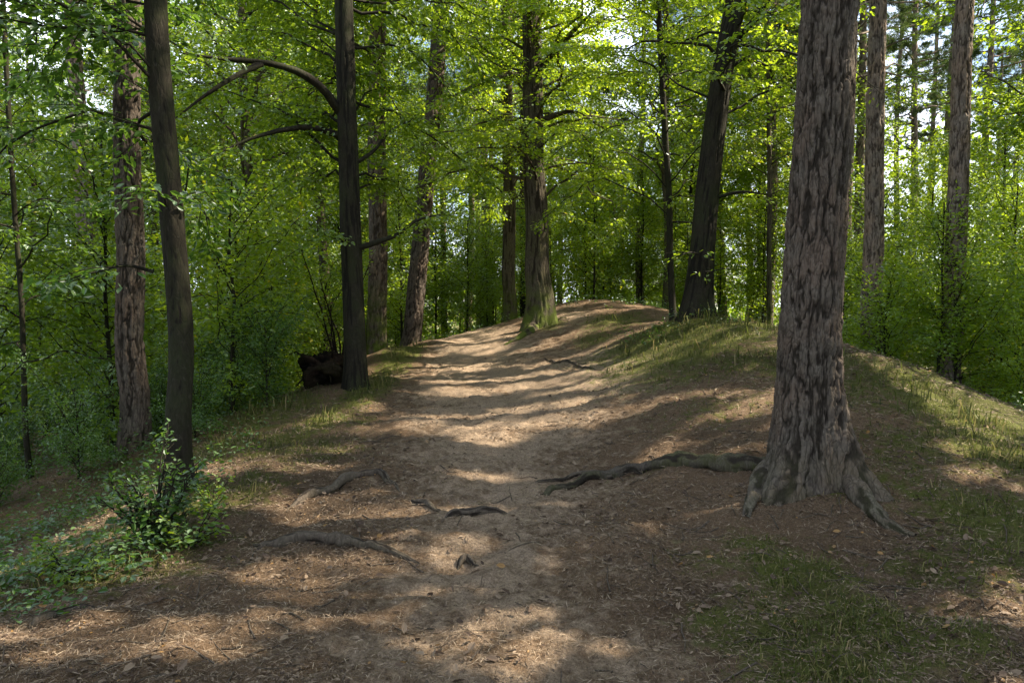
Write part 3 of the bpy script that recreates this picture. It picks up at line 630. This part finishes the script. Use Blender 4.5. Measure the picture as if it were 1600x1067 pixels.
# H
base, cl, vis = tree_line(841, 508, 16, 829, 14, seed=8)
H_ = named('oak_tree', 'pale footed tree with spreading roots at the right edge of the path crest', base, cl, vis, .265, .19, 14, 'oak', M['oak'], 16, 12, flare=.35, flare_h=.45, lobes=((-2.4, .4, .5), (-.4, .4, .45)),
      limbs=[([(845,105,16),(875,70,15.6),(905,40,15.3),(935,10,15)], .09, ''), ([(835,120,16),(790,118,15.6),(740,135,15.2),(690,160,14.8)], .08, ''), ([(842,190,16),(890,175,15.8),(950,205,15.5)], .07, '')],
      extra_limbs=80, zone=(2.7, 11), Lr=(1.8, 4.2), per_m=120, size=.095, spread=.28, rlimb=.18, leafmat=M['leaf_lime'], detail=1)
bH = np.array(base)
for k, pl in enumerate([[(835,512),(820,525),(790,540)], [(850,505),(870,500),(885,498)]]):
    g = [bH] + [gp(*p) for p in pl]; mb, _, _ = root_mesh(None, .15, .03, base=bH, pts=g, seed=20 + k, lift=.2); mb.build('root', M['oak'], H_)
# I leaning dark tree on the mound
base, cl, vis = tree_line(1086, 494, 12.2, 1149, 13, bend=-.06, seed=9)
named('oak_tree', 'dark mossy tree leaning right on top of the mound behind the big pine', base, cl, vis, .21, .15, 13, 'oak', M['beech'], 12.2, 14, flare=.4, flare_h=.3, lobes=((-2.2, .4, .3), (-.3, .4, .3)),
      limbs=[([(1155,60,12.2),(1180,30,12),(1210,-10,11.8)], .06, ''), ([(1135,150,12.2),(1120,120,11.6),(1110,115,11)], .03, ''), ([(1115,310,12.2),(1160,300,11.8),(1200,305,11.5)], .03, ''), ([(1100,400,12.2),(1075,395,11.7),(1050,405,11.4)], .02, ''),([(1095,440,12.2),(1110,425,11.9),(1130,420,11.7)], .02, '')],
      extra_limbs=34, zone=(3.2, 10), Lr=(1.0, 2.8), rlimb=.2, per_m=85, size=.09, leafmat=M['leaf_lime'])
# thin stem beside
base, cl, vis = tree_line(1052, 488, 14, 1030, 10, seed=10)
named('young_tree', 'thin dark stem standing just left of the leaning tree on the mound', base, cl, vis, .065, .05, 10, 'beech', M['beech'], 14, 15, extra_limbs=44, zone=(1.8, 9), Lr=(.8, 2.6), per_m=90, size=.09, leafmat=M['leaf_lime'], detail=1)
# J, K pines right
base, cl, vis = tree_line(1362, 541, 13, 1371, 20, seed=11)
named('pine_tree', 'straight pale pine, left one of the two slender pines right of the big pine', base, cl, vis, .17, .125, 20, 'pine', M['pine_far'], 13, 16, pinecrown=(9.5, 2.4, 26, 800), plate=.05, flare=.15)
base, cl, vis = tree_line(1486, 592, 12, 1507, 20, seed=12)
named('pine_tree', 'slender pine farthest to the right, rising from bright green bushes', base, cl, vis, .155, .125, 20, 'pine', M['pine_far'], 12, 17, pinecrown=(9.5, 2.4, 26, 800), plate=.05, flare=.15)
base, cl, vis = tree_line(1322, 530, 21, 1330, 17, seed=13)
named('pine_tree', 'thin far pine peeping out between the big pine and the next pine right of it', base, cl, vis, .13, .10, 17, 'pine', M['pine_far'], 21, 18, pinecrown=(7.5, 2.6, 26, 900))
base, cl, vis = tree_line(1203, 490, 22, 1200, 12, seed=14)
named('young_tree', 'thin pale stem in the gap left of the big pine', base, cl, vis, .075, .05, 12, 'oak', M['oak'], 22, 19, extra_limbs=30, zone=(3.5, 11), Lr=(1, 2.6), per_m=80, size=.1, detail=1)
# left ones
base, cl, vis = tree_line(152, 640, 16, 112, 18, seed=15)
named('pine_tree', 'reddish pine far left, leaning left behind the leafy saplings', base, cl, vis, .17, .14, 18, 'pine', M['pine_far'], 16, 20, pinecrown=(8.5, 2.8, 26, 900))
base, cl, vis = tree_line(48, 770, 9.5, 5, 9, seed=16)
named('young_tree', 'pencil thin dark sapling stem at the far left edge', base, cl, vis, .035, .028, 9, 'beech', M['beech'], 9.5, 21, extra_limbs=26, zone=(1.3, 8), Lr=(.7, 1.8), per_m=80, size=.08, leafmat=M['leaf_dark'])
base, cl, vis = tree_line(396, 580, 24, 394, 18, seed=17)
named('pine_tree', 'pale far pine seen under the arching limb', base, cl, vis, .17, .13, 18, 'pine', M['pine_far'], 24, 22, pinecrown=(9, 2.6, 24, 900))
base, cl, vis = tree_line(819, 488, 24, 816, 13, seed=18)
named('young_tree', 'very dark thin trunk squeezed between the two trees at the crest', base, cl, vis, .12, .09, 13, 'beech', M['beech'], 24, 23, extra_limbs=34, zone=(3, 12), Lr=(1, 2.8), per_m=80, size=.1, detail=1)

# ------------------------------------------------------------------ repeated trees
def protoset(fn_list, tm, lm):
    out = []
    for mt, ml in fn_list: out.append((mt.mesh('trunk', tm), ml.mesh('crown', lm)))
    return out
PB = protoset([broadleaf(200 + k, 12 + k, .11 + .02 * k, 2.4 + 1.1 * k, 3.1, 56, 82, .105, l2=1.0, spread=.38, twig=0) for k in range(3)], M['oak'], M['leaf'])
PL = protoset([broadleaf(210 + k, 9 + k, .08, 1.0, 2.5, 52, 150, .10, l2=.9, spread=.36, twig=0) for k in range(2)], M['beech'], M['leaf_lime'])
PS = protoset([broadleaf(220 + k, 3.4 + .6 * k, .022, (.35), 1.2, 36, 125, .085, rise=.8, l2=.55, spread=.22, twig=0, every=.15, Y=12) for k in range(3)], M['beech'], M['leaf'])
PSL = [(t, None) for t, _ in PS]
def relit(me, mat, nm):
    m2 = me.copy(); m2.name = nm; m2.materials.clear(); m2.materials.append(mat); return m2
PSD = [(t, relit(c, M['leaf_dark'], 'crown')) for t, c in PS]; PSL = [(t, relit(c, M['leaf_lime'], 'crown')) for t, c in PS]
PBU = protoset([broadleaf(230 + k, 1.7 + .4 * k, .018, .1, 1.1, 34, 130, .08, l2=.5, spread=.2, twig=0, every=.15, rise=.9, Y=12) for k in range(2)], M['beech'], M['leaf_lime'])
PP = protoset([pine_crown(240 + k, 17 + k * 1.5, .16, 7 + k, 3.4, 38, 3600) for k in range(3)], M['pine_far'], M['needle'])
rngp = np.random.default_rng(77)
def put(name, label, cat, grp, proto, x, y, s=1.0):
    t, c = proto; r = empty(name, (x, y, g1(x, y) - .03), rngp.uniform(0, 6.28), s); tag(r, label, cat, grp)
    for nm, me in (('trunk' if name.endswith('tree') or name == 'sapling' else 'stem', t), ('crown' if name.endswith('tree') or name == 'sapling' else 'foliage', c)):
        o = bpy.data.objects.new(nm, me); C.objects.link(o); o.parent = r
    return r
def scatter(n, fn, mind, seed):
    rg = np.random.default_rng(seed); out = []; tries = 0
    while len(out) < n and tries < n * 60:
        tries += 1; p = fn(rg)
        if p is None: continue
        if all((p[0] - q[0]) ** 2 + (p[1] - q[1]) ** 2 > mind ** 2 for q in out): out.append(p)
    return out
def fan(px0, px1, Y0, Y1):
    def f(rg):
        Y = math.sqrt(rg.uniform(Y0 ** 2, Y1 ** 2)); px = rg.uniform(px0, px1); return ((px - 800) / F * Y, Y)
    return f
# woods in three zones
def wood(zone, n, px0, px1, Y0, Y1, mind, seed, protos, label, grp, name='broadleaf_tree', cat='tree', smin=.8, smax=1.2):
    for x, y in scatter(n, fan(px0, px1, Y0, Y1), mind, seed):
        if x > 0 and y < 16 and x < 4.7 + .12 * y: continue
        big = cat == 'tree'; rr_ = 2.2 if big else .7
        if big or x > 2:
            hz_ = np.linspace(2.5, 13, 18) if big else np.linspace(.5, 3.5, 8); q = np.stack([x + 0 * hz_, y + 0 * hz_, hz_ + g1(x, y)], 1)
            if max(lit_at(q + np.array(o_) * rr_).mean() for o_ in ((0, 0, 0), (1, 0, 0), (-1, 0, 0), (0, 1, 0), (0, -1, 0))) > (.24 if big else .45): continue
        put(name, label, cat, grp, protos[int(rngp.integers(len(protos)))], x, y, rngp.uniform(smin, smax))
wood('l', 11, 220, 520, 15, 34, 2.6, 1, PB, 'leafy tree in the crowded wood left of the path, behind the arching limbs', 'leafy trees in the wood on the left')
wood('l', 11, -250, 220, 14, 32, 2.4, 14, PL + PB, 'leafy tree at the far left of the wood, behind the rough pine', 'leafy trees at the far left', smin=.5, smax=.85)
wood('c', 17, 500, 1150, 23, 40, 2.2, 2, PB + PL, 'leafy tree beyond the path crest, closing the view behind it', 'leafy trees beyond the crest')
wood('r', 6, 1150, 1330, 18, 36, 2.6, 3, PB + PL, 'leafy tree behind the big pine, beyond the mound', 'leafy trees behind the big pine')
wood('r', 14, 1330, 1750, 16, 34, 2.3, 13, PL, 'low leafy tree behind the right hand slope, beyond the slender pines', 'leafy trees behind the right slope', smin=.5, smax=.8)
wood('lp', 9, -300, 520, 20, 42, 4.0, 4, PP, 'tall pine with thin needle crown over the left wood', 'tall pines over the left wood', 'pine_tree')
wood('cp', 16, 540, 1200, 24, 44, 2.8, 5, PP, 'tall pine trunk far beyond the path crest', 'tall pines beyond the crest', 'pine_tree')
wood('rp', 22, 1180, 1800, 19, 42, 3.5, 6, PP, 'tall pine with airy needle crown over the right hand slope', 'tall pines over the right slope', 'pine_tree')
wood('ls', 40, -150, 470, 10, 24, 1.1, 7, PSL + PS, 'slender leafy sapling in the thicket left of the path', 'saplings in the left thicket', 'sapling', 'sapling', .7, 1.2)
wood('cs', 36, 500, 1200, 20.5, 32, 1.2, 8, PSL, 'leafy sapling in the thicket beyond the path crest', 'saplings beyond the crest', 'sapling', 'sapling', .7, 1.2)
wood('rs', 16, 1290, 1700, 11.5, 20, 1.0, 9, PSL + PS, 'bright leafy sapling in the thicket below the right hand slope', 'saplings below the right slope', 'sapling', 'sapling', .6, 1.1)
wood('rb', 16, 1330, 1700, 9.8, 16, .9, 10, PBU, 'low bright green bush at the foot of the right hand slope', 'low bushes below the right slope', 'bush', 'bush', .6, 1.0)
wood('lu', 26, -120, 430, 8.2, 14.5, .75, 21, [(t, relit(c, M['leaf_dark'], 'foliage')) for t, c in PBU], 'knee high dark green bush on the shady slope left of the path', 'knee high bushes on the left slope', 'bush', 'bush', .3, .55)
wood('lb', 14, 300, 520, 13, 20, 1.0, 12, PBU, 'low bright green bush behind the rotten stump left of the path', 'low bushes behind the stump', 'bush', 'bush', .7, 1.1)
# unseen trees beside and behind the viewpoint; right ones added to shade the path
for k, (x, y) in enumerate([(9.2, 1.5), (12.5, 6.0), (15, 12), (11, -3.5), (18, 3), (16.5, 8), (13.5, 17), (8.8, 5.2), (12.5, 10.5), (14, -1), (19.5, 13)]):
    r = empty('broadleaf_tree', (x, y, g1(x, y) - .03)); tag(r, 'unseen leafy tree added outside the right edge of the view for shade', 'tree', 'unseen trees added for shade')
    PRUNE[0] = np.array(r.location); mt, ml = broadleaf(400 + k, 19 + k % 3, .18, 3.2, 4.0, 78, 75, .14, l2=1.1, spread=.38, twig=3); PRUNE[0] = None
    mt.build('trunk', M['oak'], r); ml.build('crown', M['leaf'], r)
for k, (x, y) in enumerate([(-7, -1), (-9, 5), (-3.5, -8), (4, -9)]):
    put('broadleaf_tree', 'leafy tree standing beside or behind the viewpoint', 'tree', 'trees behind the viewpoint', PB[k % 3], x, y, 1.15)

# far wood as one mass
rg = np.random.default_rng(5); mb = MB(); n = 90000
ang = np.radians(rg.uniform(-62, 62, n)); rad = rg.uniform(46, 62, n); cxn = np.floor(ang * 14)
hh = 11 + 5 * vnoise(ang * 9 + 30, rad * .12, 4)
z = hh * np.where(rg.random(n) < .35, rg.uniform(-.02, .3, n), rg.beta(1.1, 1.15, n)); x = np.sin(ang) * rad; y = np.cos(ang) * rad
keep = vnoise(ang * 30 + 60, z * .5 + rad * .3, 6) > .33
x, y, z = x[keep], y[keep], z[keep]; n = len(x)
leaves(mb, np.stack([x, y, z - 1.2], 1), rg.normal(0, 1, (n, 3)), rg.normal(0, 1, (n, 3)) + [0, 0, .8], rg.uniform(.25, .5, n), np.clip(rg.normal(.4, .22, n), 0, 1), 1, .7)
tag(mb.build('distant_wood', M['leaf']), 'mass of distant green wood beyond all the trunks', 'wood', kind='stuff')

# ------------------------------------------------------------------ foreground shrub on the left
rg = np.random.default_rng(31); g = gp(240, 850); sh = empty('shrub', (g[0], g[1], g1(g[0], g[1])))
tag(sh, 'small dark green leafy shrub at the path edge in front of the slim dark trunk', 'shrub'); b = np.array(sh.location)
mt, ml = MB(), MB()
for k in range(18):
    az = rg.uniform(0, 6.28); Ls = rg.uniform(.25, .6)
    lb = limb_curve(np.array([0, 0, -.02]), az, Ls * .62, rg.uniform(1.2, 2.8), rg, arch=.5, wob=.15)
    S, E = side_twigs(lb, rg, .06, .22, t0=.3, dr=.05); add_limb(mt, lb, .007, rg, 1, S, E, 5); spray(ml, S, E, rg, 70, .05, .06, 2, flat=.4, width=.62)
mt.build('stem', M['beech'], sh); ml.build('foliage', M['leaf_dark'], sh)
for (px, py, sc_, lab) in [(300, 850, .42, 'tiny bright green seedling beside the foreground shrub'), (110, 905, .35, 'low leafy seedling in the shade at the lower left'), (330, 800, .3, 'small seedling at the foot of the slim dark trunk')]:
    g = gp(px, py); s2 = empty('seedling', (g[0], g[1], g1(g[0], g[1])), 0, sc_); tag(s2, lab, 'seedling'); mt, ml = MB(), MB()
    for k in range(9):
        lb = limb_curve(np.zeros(3), rg.uniform(0, 6.28), .5, rg.uniform(.5, 2.0), rg, arch=.6); S, E = side_twigs(lb, rg, .1, .25, t0=.2); add_limb(mt, lb, .008, rg, 1, S, E, 5); spray(ml, S, E, rg, 30, .12, .05, 2)
    mt.build('stem', M['beech'], s2); ml.build('foliage', M['leaf'], s2)

# ------------------------------------------------------------------ rotten stump
g = gp(505, 603); g[1] += .15; st = empty('rotten_stump', (g[0], g[1], g1(g[0], g[1]))); tag(st, 'black rotten stump tipped over at the left edge of the path', 'stump')
mb = MB(); nu, nv = 60, 44; th = np.linspace(0, 2 * PI, nu, endpoint=False); ph = np.linspace(.02, PI - .02, nv); TH, PH = np.meshgrid(th, ph)
k = fbm(np.cos(TH) * np.sin(PH) * 2.4 + 7, np.sin(TH) * np.sin(PH) * 2.4 + np.cos(PH) * 2.6, 4, 3); k2 = np.abs(fbm(TH * 3, PH * 5, 3, 9) - .5)
R = 1 + (k - .5) * 1.5 + k2 * .5
v = np.stack([R * np.sin(PH) * np.cos(TH) * .34 - .02, R * np.sin(PH) * np.sin(TH) * .26, R * np.cos(PH) * .25 + .24], -1)
ii = np.arange(nv - 1)[:, None]; jj = np.arange(nu)[None]; j2 = (jj + 1) % nu
mb.add(v.reshape(-1, 3), np.stack([ii * nu + jj, (ii + 1) * nu + jj, (ii + 1) * nu + j2, ii * nu + j2], -1).reshape(-1, 4), crk=sstep(.4, .6, k).ravel())
mb.build('trunk', M['rot'], st)
for k in range(11):
    az = rg.uniform(0, 6.28); p0 = np.array([math.cos(az) * .2, math.sin(az) * .12, rg.uniform(.15, .4)])
    lb = limb_curve(p0, az, rg.uniform(.2, .42), rg.uniform(-.3, 1.1), rg, wob=.35); m2 = MB(); tube(m2, lb, np.linspace(.03, .008, 9), 7, .3); m2.build('root', M['rot'], st)
g = gp(520, 600); g[1] += .5
ds = empty('dead_shrub', (g[0], g[1], g1(g[0], g[1]))); tag(ds, 'leafless reddish brown dead shrub standing behind the rotten stump', 'shrub'); mt, ml = MB(), MB()
for k in range(9):
    lb = limb_curve(np.zeros(3), rg.uniform(0, 6.28), rg.uniform(.6, 1.6), rg.uniform(2.0, 3.2), rg, wob=.3, arch=.8) * np.array([.45, .45, .5])
    S, E = side_twigs(lb, rg, .07, .25, t0=.2); add_limb(mt, lb, .016, rg, 1, S, E, 5); spray(ml, S[::2], E[::2], rg, 25, .05, .04, 1)
mt.build('stem', M['rot'], ds); ml.build('foliage', M['dead'], ds)

# ------------------------------------------------------------------ roots across the path
ROOTS = [([(385,845),(430,850),(480,850),(530,853),(580,862),(630,869),(670,878)], .055, .022, 'longest bare root, lying across the front left of the path'),
 ([(445,792),(475,775),(520,762),(560,750),(590,747),(610,757),(628,772)], .055, .022, 'arched dark root at the left side of the path, upper left of the bare roots'),
 ([(640,785),(665,793),(690,802)], .036, .02, 'short root end in the middle of the path, just left of the middle root'),
 ([(690,812),(720,805),(760,803),(800,797)], .05, .02, 'thick short root in the middle of the path'),
 ([(50,980),(90,962),(130,952),(170,945)], .040, .018, 'dark root half buried at the lower left edge of the path'),
 ([(712,880),(728,872),(752,880)], .026, .02, 'small dark root knot showing through sand in the front of the path'),
 ([(845,560),(880,566),(930,575),(970,572)], .035, .014, 'thin curved root on the right bank just below the grassy mound')]
for k, (px, r0, r1, lab) in enumerate(ROOTS):
    mb, c, r = root_mesh(px, r0, r1, seed=40 + k, lift=.7, closed=True, wob=.008); c0 = c[len(c) // 2].copy(); c0[2] -= .02
    e = np.array(c0); mb.v[0] = (mb.v[0] - e).astype(np.float32)
    o = mb.build('bare_root', M['root']); o.location = e; tag(o, lab, 'root')

# ------------------------------------------------------------------ litter, grass, ground cover (nobody could count them)
def floor_pts(n, rg, Y0=2.2, Y1=16, spread=.85):
    Y = np.exp(rg.uniform(math.log(Y0), math.log(Y1), n)); x = rg.uniform(-spread, spread, n) * Y; return x, Y
rg = np.random.default_rng(8)
x, y = floor_pts(300000, rg, 2.2, 14); k = rg.random(len(x)) < (1.0 - .5 * sand_sun_at(x, y)) * (.3 + .9 * fbm(x * 2, y * 2, 3, 31)) * (1 - .5 * green_at(x, y)); x, y = x[k], y[k]
z = ground(x, y); n = len(x); mb = MB(); a = rg.uniform(0, 6.28, n)
sz = rg.uniform(.02, .07, n) * np.clip(y / 5, .8, 1.6)
leaves(mb, np.stack([x, y, z + rg.uniform(.001, .010, n)], 1), np.stack([np.cos(a), np.sin(a), rg.normal(0, .18, n)], 1), np.array([0, 0, 1]) + rg.normal(0, .3, (n, 3)), sz, rg.random(n) ** 1.3, 1, .06)
tag(mb.build('fallen_needles', M['litter']), 'brown fallen pine needles strewn over path and banks', 'needles', kind='stuff')
x, y = floor_pts(80000, rg, 2.2, 17); k = rg.random(len(x)) < (1 - .8 * sand_sun_at(x, y)) * (.15 + 1.1 * sstep(.4, .65, fbm(x * 1.1, y * 1.1, 3, 33))); x, y = x[k], y[k]
z = ground(x, y); n = len(x); mb = MB(); a = rg.uniform(0, 6.28, n)
leaves(mb, np.stack([x, y, z + rg.uniform(.002, .012, n)], 1), np.stack([np.cos(a), np.sin(a), rg.normal(0, .2, n)], 1), np.array([0, 0, 1]) + rg.normal(0, .35, (n, 3)), rg.uniform(.014, .036, n) * np.clip(y / 6, .8, 1.5), rg.random(n), 2, .5)
x, y = floor_pts(5000, rg, 2.4, 10); k = rg.random(len(x)) < (1 - .7 * sand_sun_at(x, y)) * sstep(.4, .6, fbm(x * 2, y * 2, 3, 37)); x, y = x[k], y[k]; n = len(x); a = rg.uniform(0, 6.28, n)
leaves(mb, np.stack([x, y, ground(x, y) + rg.uniform(.004, .02, n)], 1), np.stack([np.cos(a), np.sin(a), rg.normal(0, .35, n)], 1), np.array([0, 0, 1]) + rg.normal(0, .6, (n, 3)), rg.uniform(.03, .065, n), rg.random(n), 2, .55)
tag(mb.build('fallen_leaves', M['dead']), 'dry brown fallen leaves scattered over the forest floor', 'leaves', kind='stuff')
# dry twigs
mb = MB(); x, y = floor_pts(900, rg, 2.5, 12)
for X0, Y0 in zip(x, y):
    if abs(X0 - path_x(Y0)) < .7 and rg.random() < .7: continue
    a = rg.uniform(0, 6.28); L = rg.uniform(.06, .28); q = np.linspace(-.5, .5, 4) * L; px_ = X0 + np.cos(a) * q + rg.normal(0, .006, 4); py_ = Y0 + np.sin(a) * q + rg.normal(0, .006, 4)
    tube(mb, np.stack([px_, py_, ground(px_, py_) + .006], 1), np.linspace(.004, .002, 4) * rg.uniform(.6, 1.5), 5); 
tag(mb.build('dry_twigs', M['root']), 'small dry twigs scattered over the forest floor', 'twigs', kind='stuff')
# grass
def grass(n, Y0, Y1, hmin, hmax, thr, seed, spread=.85, clump=False):
    rg = np.random.default_rng(seed); x, y = floor_pts(n, rg, Y0, Y1, spread)
    gm = blobs(x, y, GREEN); tuft = fbm(x * 9, y * 9, 3, 14)
    if clump: tuft = np.where(fbm(x * 7, y * 7, 2, 15) > .62, 1, 0)
    k = rg.random(len(x)) < np.clip(gm - thr, 0, 1) ** 1.3 * 1.1 * (.25 + .75 * sstep(.4, .7, tuft)); x, y, gm = x[k], y[k], gm[k]; n = len(x); z = ground(x, y)
    a = rg.uniform(0, 6.28, n); h = rg.uniform(hmin, hmax, n) * (.5 + gm) * np.clip(y / 8, .45, 1.3); ln = rg.uniform(.3, 1.5, n); d = np.stack([np.cos(a), np.sin(a), 0 * a], 1); s = np.stack([-np.sin(a), np.cos(a), 0 * a], 1)
    w_ = (h * .02 + .0009 + y * .00018)[:, None]; p = np.stack([x, y, z - .005], 1); up = np.array([0, 0, 1.0])
    m1 = p + up * (h * .55)[:, None] + d * (h * ln * .25)[:, None]; t1 = p + up * (h * (1 - ln * .42))[:, None] + d * (h * ln * .85)[:, None]
    v = np.stack([p - s * w_, p + s * w_, m1 + s * w_ * .8, m1 - s * w_ * .8, t1 + s * w_ * .12, t1 - s * w_ * .12], 1); b = np.arange(n)[:, None] * 6
    q = np.concatenate([b + np.array([[0, 1, 2, 3]]), b + np.array([[3, 2, 4, 5]])]); r = np.clip(rg.normal(.5, .25, n), 0, 1)
    return v.reshape(-1, 3), q, np.r_[r, r]
mb = MB(); mb.add(*grass(520000, 2.4, 20, .02, .075, .22, 1), smooth=False)
mb.add(*grass(90000, 2.6, 18, .09, .19, .3, 2, clump=True), smooth=False)
tag(mb.build('grass', M['grass']), 'short grass growing in patches on the banks and the mound', 'grass', kind='stuff')
mb = MB(); rg = np.random.default_rng(4); n0 = 26000; x, y = floor_pts(n0, rg, 3.6, 24, .95)
zone = ((x < path_x(y) - 1.75 - .08 * y) | ((x > 5.7) & (y > 7) & (x > .62 * y + .6)) | (y > 19)) | (blobs(x, y, [(1080,500,1.4,.9,1),(960,478,1,1,1),(80,900,1.1,.6,1)]) > .5)
k = zone & (rg.random(n0) < (sstep(.35, .6, fbm(x * .9, y * .9, 3, 44)) * .6 + .12) * np.interp(y, [0, 6, 8, 12], [.5, .55, 1, 1])); x, y = x[k], y[k]; z = ground(x, y); n = len(x); m_ = 9
ht = np.repeat(rg.uniform(.04, .3, n), m_) * rg.uniform(.3, 1, n * m_); pos = np.repeat(np.stack([x, y, z], 1), m_, 0) + np.c_[rg.normal(0, .06, (n * m_, 2)), ht]
a = rg.uniform(0, 6.28, n * m_)
leaves(mb, pos, np.stack([np.cos(a), np.sin(a), rg.normal(-.05, .25, n * m_)], 1), np.array([0, 0, 1]) + rg.normal(0, .4, (n * m_, 3)), rg.uniform(.02, .06, n * m_), rg.random(n * m_), 2, .6)
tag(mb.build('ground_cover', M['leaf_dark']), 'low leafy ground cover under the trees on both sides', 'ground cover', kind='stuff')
